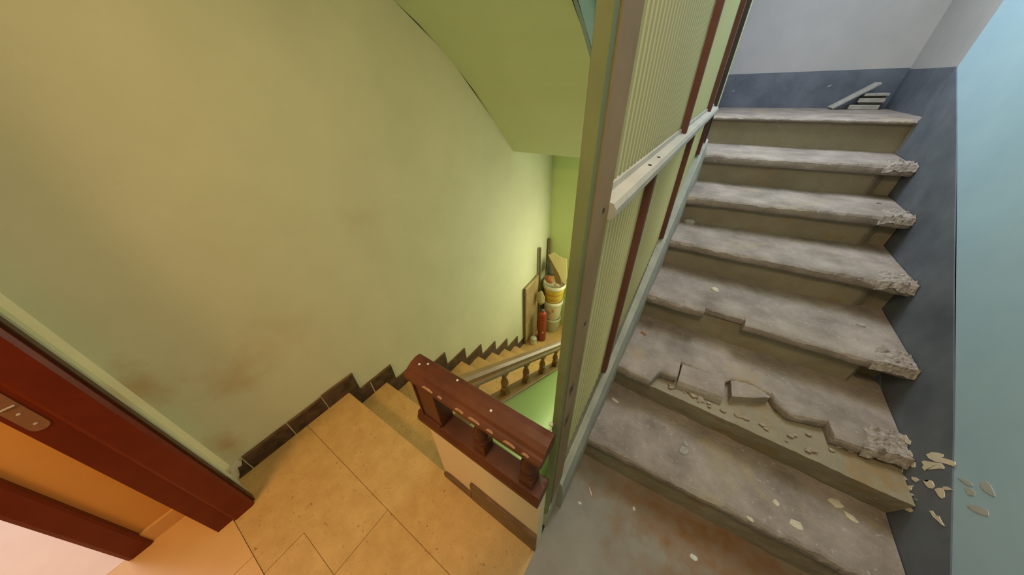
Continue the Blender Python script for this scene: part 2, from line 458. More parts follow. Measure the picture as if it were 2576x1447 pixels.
# peeled paint on the right wall, outlines in (y, z)
PEEL = [
    [(1.165, 0.422), (1.162, 0.444), (1.154, 0.456), (1.147, 0.466), (1.137, 0.475), (1.131, 0.471), (1.131, 0.463), (1.117, 0.481), (1.1, 0.497), (1.092, 0.495), (1.09, 0.486), (1.102, 0.473), (1.116, 0.457), (1.127, 0.441), (1.149, 0.424)],
    [(1.127, 0.437), (1.116, 0.455), (1.099, 0.459), (1.095, 0.454), (1.103, 0.442), (1.111, 0.419), (1.12, 0.398), (1.118, 0.391), (1.134, 0.388), (1.136, 0.397), (1.151, 0.395), (1.150, 0.406), (1.139, 0.420)],
    [(1.122, 0.337), (1.113, 0.351), (1.1, 0.359), (1.101, 0.342), (1.114, 0.333)],
    [(1.094, 0.371), (1.083, 0.382), (1.084, 0.395), (1.077, 0.401), (1.061, 0.4), (1.057, 0.39), (1.064, 0.378), (1.077, 0.373)],
    [(1.052, 0.396), (1.050, 0.412), (1.043, 0.424), (1.030, 0.421), (1.019, 0.415), (1.018, 0.405), (1.028, 0.399), (1.042, 0.397)],
    [(1.048, 0.424), (1.043, 0.438), (1.028, 0.450), (1.034, 0.432), (1.040, 0.425)],
    [(1.105, 0.283), (1.105, 0.301), (1.097, 0.319), (1.094, 0.33), (1.09, 0.32), (1.083, 0.315), (1.087, 0.298), (1.097, 0.284)],
    [(1.122, 0.219), (1.11, 0.234), (1.109, 0.254), (1.098, 0.268), (1.08, 0.273), (1.082, 0.261), (1.098, 0.235)],
    [(1.087, 0.199), (1.085, 0.213), (1.098, 0.215), (1.085, 0.226), (1.077, 0.245), (1.065, 0.253), (1.061, 0.244), (1.068, 0.228)],
    [(1.061, 0.251), (1.05, 0.261), (1.049, 0.273), (1.036, 0.285), (1.02, 0.292), (1.021, 0.278), (1.032, 0.265), (1.046, 0.259)],
    [(1.001, 0.348), (0.997, 0.358), (0.983, 0.361), (0.975, 0.372), (0.961, 0.372), (0.946, 0.375), (0.95, 0.369), (0.967, 0.36), (0.98, 0.352)],
    [(1.076, 0.305), (1.072, 0.312), (1.063, 0.318), (1.067, 0.304)],
    [(1.054, 0.312), (1.045, 0.324), (1.045, 0.319)],
    [(1.276, 0.372), (1.269, 0.383), (1.254, 0.383), (1.237, 0.39), (1.228, 0.381), (1.24, 0.369), (1.264, 0.367)],
    [(1.22, 0.36), (1.211, 0.37), (1.192, 0.374), (1.183, 0.369), (1.192, 0.36), (1.203, 0.352), (1.203, 0.362)],
    [(1.174, 0.351), (1.161, 0.371), (1.146, 0.363), (1.15, 0.352)],
    [(1.201, 0.279), (1.201, 0.309), (1.187, 0.331), (1.179, 0.334), (1.151, 0.304), (1.12, 0.315), (1.133, 0.285), (1.149, 0.28), (1.167, 0.271), (1.184, 0.268)],
    [(1.06, 0.195), (1.075, 0.215), (1.10, 0.24), (1.13, 0.266), (1.136, 0.28), (1.126, 0.265), (1.12, 0.225), (1.10, 0.19)]]
for p in PEEL:
    prism('peeled_patch', p, 'x', RW - 0.0058, RW - 0.003, 'peel', wr)
for p in ([(1.057, 0.477), (1.048, 0.491), (1.028, 0.507), (1.018, 0.506), (1.027, 0.493), (1.039, 0.486)],
          [(1.024, 0.482), (1.016, 0.496), (1.0, 0.504), (0.994, 0.494), (1.004, 0.48)],
          [(1.02, 0.529), (1.016, 0.544), (1.003, 0.55), (0.98, 0.548), (0.972, 0.544), (0.981, 0.535), (1.004, 0.524)],
          [(0.979, 0.462), (0.974, 0.478), (0.963, 0.497), (0.946, 0.509), (0.934, 0.503), (0.945, 0.486), (0.962, 0.469)]):
    prism('patched_plaster', p, 'x', RW - 0.0015, RW + 0.002, 'peel_faint', wr)

# ceilings and the curved underside of the flight above
struct(box('ceiling', LW, RW, -0.262, 0.42, 2.5, 2.62, 'wall_green'))
struct(box('ceiling_right', PW, 1.0, 0.42, UPY, 3.12, 3.24, 'grey_wall'))
struct(box('ceiling_left', LW, PW, 0.42, FARY, 3.12, 3.24, 'wall_green'))
SOF = [(0.42, 2.32), (0.7, 2.15), (0.95, 2.0), (1.1, 1.905), (1.227, 1.834), (1.35, 1.768), (1.468, 1.693), (1.606, 1.593), (1.736, 1.487), (1.933, 1.304), (2.06, 1.178), (2.192, 1.047)]
top = [(2.24, 1.2), (1.95, 1.49), (1.6, 1.80), (1.2, 2.04), (0.42, 2.5)]
so = struct(prism('ceiling_soffit', SOF + [(FARY, 1.047), (FARY, TZ), (2.22, TZ)] + top[1:], 'x', LW, -0.625, 'soffit'), 'curved olive underside of the flight overhead')
strp = SOF[:-1] + [(2.192, 1.05), (2.192, 1.22)] + [(y, z + 0.16) for y, z in reversed(SOF[:-1])]
prism('stringer', strp, 'x', -0.625, -0.605, 'upper_blue', so)
prism('stringer_cap', [(y, z + 0.16) for y, z in SOF[:-1]] + [(y, z + 0.20) for y, z in reversed(SOF[:-1])], 'x', -0.66, -0.59, 'wood_red', so)
struct(box('floor_upper_landing', -0.605, PW + 0.03, 2.25, FARY, 1.06, TZ, 'soffit'))

# ------------------------------------------------------------------ landing floors
fl = struct(box('floor', LW, PW + 0.02, -0.334, 0.27, -0.22, -0.0035, 'grout'), 'ochre terrazzo tiled landing')
g = 0.0009
PX1 = PW + 0.02
prism('tile', [(LW, -0.334 + g), (-0.966 - g, -0.334 + g), (-0.966 - g, -0.187 + g), (-0.735 - g, -0.187 + g), (-0.735 - g, 0.055 - g), (LW, 0.055 - g)], 'z', -0.02, 0.0, 'terrazzo', fl)
for (x0, x1, y0, y1) in ((-0.735, PX1, -0.187, 0.055), (-0.966, -0.735, -0.334, -0.187), (-0.735, -0.42, -0.334, -0.187), (-0.42, PX1, -0.334, -0.187)):
    box('tile', x0 + g, x1 - g, y0 + g, y1 - g, -0.02, 0.0, 'terrazzo', fl, bevel=0.0005)
box('nosing_slab', LW, PX1, 0.055 + g, 0.302, -0.03, 0.0, 'terrazzo', fl, bevel=0.003)
struct(box('floor_stair_foot', PW + 0.02, RW, -0.334, 0.82, -0.22, 0.0, 'concrete'), 'dusty grey floor at the foot of the worn stairs')

fa = struct(box('floor_apartment', -1.48, 0.6, -2.3, -0.334, -0.22, -0.005, 'grout'), 'ochre floor tiles inside the apartment door')
for i in range(5):
    for j in range(5):
        x0, y1 = -1.48 + i * 0.42, -0.3345 - j * 0.42
        box('tile', x0 + g, min(x0 + 0.42, 0.6) - g, max(y1 - 0.42, -2.3) + g, y1 - g, -0.02, 0.001, 'orange_tile', fa)
# apartment walls
bm = bmesh.new()
add_box(bm, -1.60, -1.48, -0.548, -0.375, 0, 2.5)
add_box(bm, -1.60, -1.48, -2.3, -1.42, 0, 2.5)
add_box(bm, -1.60, -1.48, -1.42, -0.548, 2.08, 2.5)
wa = struct(from_bm('wall_apartment_left', bm, 'orange_wall'), 'orange wall inside the apartment door')
box('skirting_tile', -1.48, -1.468, -0.548, -0.376, 0.0, 0.075, 'orange_tile', wa, bevel=0.001)
struct(box('wall_apartment_back', -1.6, 0.7, -2.42, -2.3, 0, 2.5, 'orange_wall'))
struct(box('wall_apartment_right', 0.6, 0.72, -2.3, -0.375, 0, 2.5, 'orange_wall'))
struct(box('ceiling_apartment', -1.6, 0.72, -2.42, -0.375, 2.5, 2.6, 'white_wall'))
struct(box('floor_bedroom', -3.2, -1.48, -2.3, -0.2, -0.22, 0.001, 'pink_tile'), 'pale pink floor of the bright room')
struct(box('wall_bedroom_far', -3.3, -3.2, -2.3, -0.2, 0, 2.5, 'white_wall'))
struct(box('wall_bedroom_side', -3.3, -1.6, -0.33, -0.22, 0, 2.5, 'white_wall'))
struct(box('wall_bedroom_back', -3.3, -1.6, -2.42, -2.3, 0, 2.5, 'white_wall'))

# ------------------------------------------------------------------ doors
d1 = struct(empty('door_1', (0, 0, 0)), 'dark red door frame of the apartment')
J0 = -1.272
# jamb: reveal face with a rebate step
prism('jamb', [(J0 - 0.02, -0.386), (J0, -0.386), (J0, -0.336), (J0 + 0.009, -0.332), (J0 + 0.012, -0.325), (J0 + 0.012, -0.266), (J0 + 0.005, -0.257), (J0 - 0.02, -0.257)], 'z', 0.0, 2.1, 'door_wood', d1)
box('architrave', J0 - 0.045, J0 - 0.006, -0.262, -0.250, 0.0, 2.12, 'door_edge', d1, bevel=0.002)
box('plaster_bead', J0 - 0.085, J0 - 0.046, -0.262, -0.253, 0.0, 2.14, 'curb', d1, bevel=0.002)
prism('jamb', [(DX1 + 0.02, -0.376), (DX1, -0.388), (DX1, -0.336), (DX1 - 0.012, -0.332), (DX1 - 0.012, -0.26), (DX1 + 0.02, -0.258)], 'z', 0.0, 2.1, 'door_wood', d1)
box('head', J0 - 0.02, DX1 + 0.02, -0.388, -0.258, 2.1, 2.16, 'door_wood', d1)
# strike plate with rounded end, lying in the jamb
sp = []
for k in range(9):
    a = math.pi + math.pi * k / 8
    sp.append((-0.361 + 0.016 * math.cos(a), 0.806 + 0.016 * math.sin(a)))
sp += [(-0.345, 1.03), (-0.377, 1.03)]
pl = prism('strike_plate', sp, 'x', J0 - 0.002, J0 + 0.0022, 'brass', d1, bevel=0.0006)
for z in (0.815, 0.862):
    lathe('screw', [(0.0, 0), (0.004, 0.0), (0.003, 0.0012)], (0, 0, 0), 'rail_grey', pl, n=10)
    s_ = pl.children[-1] if pl.children else None
for k, z in enumerate((0.815, 0.858)):
    o = [c for c in C.objects if c.parent == pl][k]
    o.rotation_euler = (0, math.radians(90), 0)
    o.location = (J0 + 0.0022, -0.361, z)
box('latch_lip', J0 + 0.0022, J0 + 0.006, -0.372, -0.350, 0.884, 0.888, 'rail_grey', pl, bevel=0.001)

d2 = struct(empty('door_2', (0, 0, 0)), 'dark red frame of the inner door')
prism('jamb', [(-1.482, -0.546), (-1.462, -0.546), (-1.458, -0.556), (-1.458, -0.606), (-1.464, -0.618), (-1.61, -0.618), (-1.61, -0.546)], 'z', 0.0, 2.08, 'door_wood', d2, bevel=0.002)
box('jamb', -1.61, -1.458, -1.43, -1.355, 0, 2.08, 'door_wood', d2)
box('head', -1.61, -1.458, -1.43, -0.546, 2.04, 2.1, 'door_wood', d2)

# ------------------------------------------------------------------ stepped skirting of dark marble along the left wall
TR, RS, Y0 = 0.228, 0.155, 0.28
bl = struct(empty('baseboard_left', (0, 0, 0)), 'dark marble stepped skirting along the green wall')
HB = 0.105
TK = LW + 0.012


def skirt(p, parent=bl):
    o = prism('skirting_tile', p, 'x', LW, TK, 'marble', parent, bevel=0.0012)
    return o


for a, b_ in ((-0.198, -0.004), (0.0, 0.176)):
    skirt([(a, 0), (b_, 0), (b_, HB - 0.008), (a, HB - 0.008)])
skirt([(-0.255, 0), (-0.202, 0), (-0.203, 0.085), (-0.215, 0.06), (-0.23, 0.065), (-0.24, 0.03)])
skirt([(0.18, 0), (Y0, 0), (Y0, -0.05), (Y0 + 0.084, -0.05), (Y0 + 0.084, HB), (0.18, HB)])
prism('broken_plaster', [(-0.262, 0.0), (-0.241, 0.028), (-0.232, 0.066), (-0.216, 0.062), (-0.206, 0.088), (-0.222, 0.104), (-0.245, 0.092), (-0.262, 0.06)], 'x', LW, TK - 0.003, 'white_grout', bl)
box('grout_joint', LW, TK + 0.0005, 0.428, 0.432, -RS, -RS + HB, 'white_grout', bl)
for y in (-0.2, -0.002, 0.178):
    box('grout_joint', LW, TK - 0.002, y - 0.0022, y + 0.0022, 0, HB - 0.008, 'white_grout', bl)
for k in range(1, 10):
    y0, y1, z = Y0 + TR * (k - 1), Y0 + TR * k, -RS * k
    if k < 9:
        skirt([(y0 + 0.002, z), (y1, z), (y1, z - 0.05), (y1 + 0.084, z - 0.05), (y1 + 0.084, z + HB), (y0 + 0.002, z + HB)])
        box('skirting_edge', LW, TK + 0.001, y0 + 0.086, y1 + 0.085, z + HB, z + HB + 0.006, 'marble_brown', bl)
    else:
        skirt([(y0 + 0.002, z), (FARY, z), (FARY, z + HB), (y0 + 0.002, z + HB)])
box('skirting_edge', LW, TK + 0.001, 0.18, Y0 + 0.085, HB, HB + 0.006, 'marble_brown', bl)
for a, b_ in ((-0.198, -0.004), (0.0, 0.176)):
    box('skirting_edge', LW, TK + 0.001, a, b_, HB - 0.008, HB - 0.003, 'marble_brown', bl)

# ------------------------------------------------------------------ stairs going down
SD = tag(empty('staircase', (0, 0, 0)), 'ochre terrazzo stairs going down beside the green wall', 'stairs')
for k in range(1, 9):
    y0, y1, z = Y0 + TR * (k - 1), Y0 + TR * k, -RS * k
    st = box('step', LW + 0.0005, -0.625, y0 + 0.004, y1 + 0.02, z - 0.13, z - 0.028, 'terrazzo_riser', SD)
    box('tread', LW + 0.0005, -0.625, y0 + 0.004, y1 + 0.014, z - 0.028, z, 'terrazzo', st, bevel=0.003)
    box('riser', LW + 0.0005, -0.625, y0 - 0.012, y0 + 0.004, z, z + RS - 0.029, 'terrazzo_riser', st)
struct(box('floor_lower_landing', LW, PW, Y0 + TR * 8, FARY, -RS * 9 - 0.16, -RS * 9, 'terrazzo'), 'ochre lower landing where the buckets stand')
box('riser', LW + 0.0005, -0.625, Y0 + TR * 8 - 0.012, Y0 + TR * 8, -RS * 9, -RS * 8 - 0.029, 'terrazzo_riser', SD)

# ------------------------------------------------------------------ half walls
gw = struct(prism('wall_guard', [(-0.620, 0.0), (-0.129, 0.0), (-0.129, 0.486), (-0.614, 0.486)], 'y', 0.298, 0.338, 'guard_plaster'), 'low cream half wall under the dark red balustrade')
prism('skirting_tile', [(-0.619, 0.0), (-0.452, 0.0), (-0.452, 0.05), (-0.50, 0.058), (-0.56, 0.062), (-0.60, 0.055), (-0.617, 0.035)], 'y', 0.287, 0.298, 'marble_brown', gw, bevel=0.0012)
prism('skirting_tile', [(-0.449, 0.0), (-0.131, 0.0), (-0.131, 0.175), (-0.30, 0.172), (-0.425, 0.178), (-0.440, 0.175)], 'y', 0.286, 0.298, 'marble_brown', gw, bevel=0.0012)


def slope(y):
    return -0.684 * (y - 0.28)


YE = 2.2
ws = struct(prism('wall_stair_side', [(0.339, slope(0.339) + 0.39), (YE, slope(YE) + 0.39), (YE, -2.9), (0.339, -2.9)], 'x', -0.622, -0.568, 'far_green'), 'green half wall beside the lower handrail')
struct(box('wall_well', PW - 0.03, PW, 0.34, FARY, -2.9, -0.02, 'far_green'))
struct(box('floor_well', LW, PW, 0.2, FARY, -3.0, -2.9, 'terrazzo_riser'))
struct(box('wall_under_landing', LW, PW, 0.15, 0.262, -2.9, -0.22, 'far_green'))

# ------------------------------------------------------------------ balustrades
def baluster(name, x, y, z0, z1, m, parent, w=0.021):
    """square foot and head, turned vase between"""
    h = z1 - z0
    fb, hb = 0.05 * (h / 0.2), 0.035 * (h / 0.2)
    bm = bmesh.new()
    add_box(bm, x - w, x + w, y - w, y + w, z0, z0 + fb)
    add_box(bm, x - w * 0.95, x + w * 0.95, y - w * 0.95, y + w * 0.95, z1 - hb, z1)
    a, b_ = z0 + fb, z1 - hb
    n = 14
    prof = [(0.95, 0), (1.12, 0.05), (1.12, 0.10), (0.72, 0.14), (0.85, 0.22), (1.14, 0.36), (1.16, 0.45), (0.95, 0.60), (0.64, 0.76), (0.55, 0.86), (0.74, 0.89), (0.80, 0.94), (0.66, 1.0)]
    rings = []
    for r, t in prof:
        rings.append([bm.verts.new((x + r * w * math.cos(2 * math.pi * i / n), y + r * w * math.sin(2 * math.pi * i / n), lerp(a, b_, t))) for i in range(n)])
    for p, q in zip(rings, rings[1:]):
        for i in range(n):
            f = bm.faces.new((p[i], p[(i + 1) % n], q[(i + 1) % n], q[i]))
            f.smooth = True
    return from_bm(name, bm, m, parent)


GB = tag(empty('balustrade', (0, 0, 0)), 'dark red wooden balustrade on the cream half wall by the post', 'balustrade')
XL, XR = -0.618, -0.127
prism('handrail', [(0.285, 0.740), (0.278, 0.749), (0.278, 0.763), (0.286, 0.770), (0.293, 0.773), (0.300, 0.781), (0.315, 0.790), (0.335, 0.795), (0.352, 0.793), (0.357, 0.785), (0.357, 0.752), (0.346, 0.740)], 'x', XL, XR, 'wood_red', GB, bevel=0.001)
rnd = random.Random(11)
for xx, ln in ((-0.535, 0.045), (-0.47, 0.018), (-0.40, 0.03), (-0.352, 0.04), (-0.29, 0.022), (-0.235, 0.035), (-0.18, 0.02)):
    prism('worn_edge', [(xx, 0.7655), (xx + ln * 0.3, 0.7662), (xx + ln, 0.7668), (xx + ln * 0.6, 0.7690), (xx + ln * 0.15, 0.7682)], 'y', 0.2774, 0.2840, 'worn', GB)
for xx, yy, zz in ((-0.56, 0.336, 0.7955), (-0.585, 0.322, 0.7925), (-0.44, 0.340, 0.7955), (-0.30, 0.318, 0.7915)):
    lathe('paint_drop', [(0.001, -0.001), (0.0042, -0.001), (0.003, 0.0012)], (xx, yy, zz), 'chip_white', GB, n=8)
prism('plinth', [(0.280, 0.487), (0.276, 0.497), (0.276, 0.516), (0.283, 0.528), (0.286, 0.541), (0.346, 0.541), (0.352, 0.528), (0.352, 0.487)], 'x', -0.632, XR, 'wood_red', GB, bevel=0.002)
np_ = box('end_post', -0.600, -0.508, 0.287, 0.345, 0.541, 0.740, 'wood_red', GB, bevel=0.0025)
for (a, b_, c, d) in ((-0.598, -0.590, 0.55, 0.735), (-0.598, -0.512, 0.545, 0.556)):
    box('moulding', a, b_, 0.282, 0.288, c, d, 'wood_red', np_, bevel=0.0015)
baluster('baluster', -0.348, 0.316, 0.541, 0.739, 'wood_red', GB, w=0.022)
baluster('baluster', -0.178, 0.316, 0.541, 0.739, 'wood_red', GB, w=0.022)

DB = tag(empty('balustrade', (0, 0, 0)), 'worn brown sloping balustrade of the stairs going down', 'balustrade')
ya, yb = 0.372, YE


def sl(name, lo, hi, x0, x1, m, bev=0.002):
    return prism(name, [(ya, slope(ya) + lo), (yb, slope(yb) + lo), (yb, slope(yb) + hi), (ya, slope(ya) + hi)], 'x', x0, x1, m, DB, bevel=bev)


sl('plinth', 0.391, 0.412, -0.636, -0.556, 'wood_rail')
bm = bmesh.new()
sec = [(-0.026, 0.0), (-0.036, 0.012), (-0.038, 0.03), (-0.030, 0.042), (-0.026, 0.06), (-0.012, 0.072), (0.012, 0.072), (0.026, 0.06), (0.030, 0.042), (0.038, 0.03), (0.036, 0.012), (0.026, 0.0)]
for yy in (ya, yb):
    for px, pz in sec:
        bm.verts.new((-0.598 + px, yy, slope(yy) + 0.605 + pz))
bm.verts.ensure_lookup_table()
n = len(sec)
for i in range(n):
    j = (i + 1) % n
    f = bm.faces.new((bm.verts[i], bm.verts[j], bm.verts[n + j], bm.verts[n + i]))
    f.smooth = False
bm.faces.new([bm.verts[i] for i in range(n)])
bm.faces.new([bm.verts[n + i] for i in range(n)][::-1])
from_bm('handrail', bm, 'wood_rail', DB)
for k in range(8):
    y = 0.54 + 0.2275 * k
    baluster('baluster', -0.597, y, slope(y) + 0.400, slope(y) + 0.615, 'wood_rail', DB, w=0.019)

# ------------------------------------------------------------------ partition of ribbed sheet in a painted frame
PT = tag(empty('partition', (0, 0, 0)), 'ribbed translucent sheet partition between the two flights', 'partition')


def px_(y):                      # stair-side face of the sheet, the screen is not quite square to the wall
    return -0.161 + 0.02 * y


def sill(y):
    return 0.045 + 0.49 * y


TOPZ = 3.1
# jamb post: flat steel with a stepped inner return
prism('post', [(-0.150, 0.385), (-0.131, 0.388), (-0.131, 0.489), (-0.150, 0.489), (-0.172, 0.489), (-0.170, 0.452), (-0.150, 0.450)], 'z', 0.0, TOPZ, 'post', PT, bevel=0.0012)
cover = box('post_cover', -0.131, -0.1285, 0.408, 0.489, 0.0, TOPZ, 'post_side', PT)
for z in (0.875, 0.735):
    box('slot', -0.1287, -0.1278, 0.424, 0.446, z - 0.017, z + 0.017, 'screw', PT)
for z in (1.33, 1.08):
    box('screw', -0.1287, -0.1270, 0.455, 0.463, z - 0.004, z + 0.004, 'screw', PT)
for (y, z, s_) in ((0.381, 0.772, 0.006), (0.381, 0.735, 0.005), (0.381, 0.690, 0.007)):
    bm = bmesh.new()
    bmesh.ops.create_icosphere(bm, subdivisions=2, radius=s_)
    for v in bm.verts:
        v.co *= 1 + 0.35 * noise.noise(v.co * 200)
        v.co += Vector((-0.151, y, z))
    from_bm('plaster_blob', bm, 'chip_white', PT, smooth=True)


def sheet(y0, y1, zlo, zhi, rib=0.026):
    """corrugated sheet, thin, ribs upright"""
    nseg = int((y1 - y0) / (rib / 2))
    bm = bmesh.new()
    R0, R1 = [], []
    for i in range(nseg + 1):
        y = lerp(y0, y1, i / nseg)
        x = px_(y) + (0.0018 if i % 2 else -0.0018)
        R0.append((bm.verts.new((x, y, zlo(y))), bm.verts.new((x, y, zhi(y)))))
        R1.append((bm.verts.new((x - 0.004, y, zlo(y))), bm.verts.new((x - 0.004, y, zhi(y)))))
    for i in range(nseg):
        bm.faces.new((R0[i][0], R0[i + 1][0], R0[i + 1][1], R0[i][1]))
        bm.faces.new((R1[i][1], R1[i + 1][1], R1[i + 1][0], R1[i][0]))
        bm.faces.new((R0[i][0], R1[i][0], R1[i + 1][0], R0[i + 1][0]))
        bm.faces.new((R0[i][1], R0[i + 1][1], R1[i + 1][1], R1[i][1]))
    for e in (0, nseg):
        bm.faces.new((R0[e][0], R0[e][1], R1[e][1], R1[e][0]))
    return from_bm('panel', bm, 'poly', PT)


RZ = lambda y: 1.318 + 0.017 * (y - 0.45)
YEND = 2.36
ups = [0.489, 1.26, 2.03, YEND]
lows = [0.489, 0.876, 1.59, 2.22, YEND]
for a, b_ in zip(ups, ups[1:]):
    sheet(a, b_, lambda y: max(RZ(y), sill(y) - 0.03), lambda y: TOPZ)
for a, b_ in zip(lows, lows[1:]):
    sheet(a, b_, lambda y: sill(y) - 0.02, lambda y: max(RZ(y), sill(y)))


def stile(y, z0, z1, m, wy=0.028, px=0.022):
    x = px_(y)
    bm = bmesh.new()
    vs = add_box(bm, x - 0.012, x + px, y, y + wy, z0, z1)
    return from_bm('stile', bm, m, PT, bevel=0.001)


for y in (1.26, 2.03):
    stile(y, RZ(y) + 0.016, TOPZ, 'stile')
stile(YEND, sill(YEND) - 0.03, TOPZ, 'stile_dark', 0.04, 0.024)
for y in (0.876, 1.59, 2.22):
    stile(y, sill(y) - 0.012, RZ(y) - 0.014, 'stile')
# middle rail
bm = bmesh.new()
sec = [(-0.012, -0.016), (0.030, -0.016), (0.036, -0.010), (0.036, 0.004), (0.030, 0.014), (0.008, 0.018), (0.006, 0.030), (-0.012, 0.030)]
ends = (0.489, YEND + 0.02)
for yy in ends:
    for a, b_ in sec:
        bm.verts.new((px_(yy) + a, yy, RZ(yy) + b_))
bm.verts.ensure_lookup_table()
n = len(sec)
for i in range(n):
    j = (i + 1) % n
    bm.faces.new((bm.verts[i], bm.verts[j], bm.verts[n + j], bm.verts[n + i]))
fa_ = bm.faces.new([bm.verts[i] for i in range(n)])
fb_ = bm.faces.new([bm.verts[n + i] for i in range(n)][::-1])
mr_ = from_bm('middle_rail', bm, 'rail_grey', PT, bevel=0.0008)
for y in (0.77, 0.86):
    lathe('screw', [(0.0006, 0), (0.005, 0), (0.004, 0.002)], (px_(y) + 0.02, y, RZ(y) + 0.0155), 'screw', mr_, n=10)

# concrete curb under the screen
cb = struct(prism('trim_1', [(0.38, 0.0), (0.39, 0.17), (0.50, sill(0.50) - 0.03), (2.42, sill(2.42) - 0.03), (2.42, sill(2.42) - 0.35), (0.95, 0.0)], 'x', -0.172, -0.128, 'curb'), 'grey curb under the ribbed partition')
bm = bmesh.new()
for i, (y, dz) in enumerate(((0.47, -0.03), (2.42, -0.03))):
    for dx, dzz in ((-0.006, 0.0), (0.012, 0.0), (0.034, -0.022), (0.045, -0.10), (0.045, -0.34), (-0.006, -0.34)):
        bm.verts.new((px_(y) + dx, y, max(sill(y) + dz + dzz, 0.0)))
bm.verts.ensure_lookup_table()
for i in range(6):
    j = (i + 1) % 6
    try:
        bm.faces.new((bm.verts[i], bm.verts[j], bm.verts[6 + j], bm.verts[6 + i]))
    except ValueError:
        pass
bm.faces.new([bm.verts[i] for i in range(6)])
bm.faces.new([bm.verts[6 + i] for i in range(6)][::-1])
from_bm('curb_face', bm, 'curb', cb)

# ------------------------------------------------------------------ worn stone stairs going up
SU = tag(empty('staircase', (0, 0, 0)), 'worn dusty grey stone stairs going up beside the blue wall', 'stairs')
YL = [0.735, 1.085, 1.49, 1.85, 2.13, 2.49, 2.93]
YR = [0.795, 1.055, 1.50, 1.87, 2.25, 2.58, 2.92]
XA, XB = -0.118, RW - 0.0066


def ry(k, x):
    t = (x - XA) / (XB - XA)
    if k < 7:
        return lerp(YL[k], YR[k], t)
    return UPY


BREAK = [(-0.2, -0.05), (0.06, -0.05), (0.085, 0.03), (0.158, 0.045), (0.1585, 0.150), (0.352, 0.150), (0.375, 0.178), (0.443, 0.196), (0.522, 0.175), (0.532, 0.14), (0.576, 0.10), (0.62, 0.115), (0.698, 0.14), (0.706, 0.07), (0.78, 0.08), (0.848, 0.10), (1.0, 0.11)]


def nose(k, x):
    """how far the nosing stands in front (-) of or behind (+) the riser line"""
    d = -0.018 if k == 1 else -0.05
    if k == 2:
        for (a, va), (b_, vb) in zip(BREAK, BREAK[1:]):
            if a <= x <= b_:
                d = lerp(va, vb, (x - a) / (b_ - a))
    elif k == 3 and 0.186 < x < 0.356:
        d = -0.008
    d += 0.006 * fbm(x, k * 3.1, 0, 9) + 0.003 * fbm(x, k * 7.7, 1, 40)
    if x > 0.80 and k != 2:
        d += 0.035 * max(0.0, noise.noise(Vector((x * 30, k * 5.3, 2)))) * (x - 0.80) / 0.1
    return d


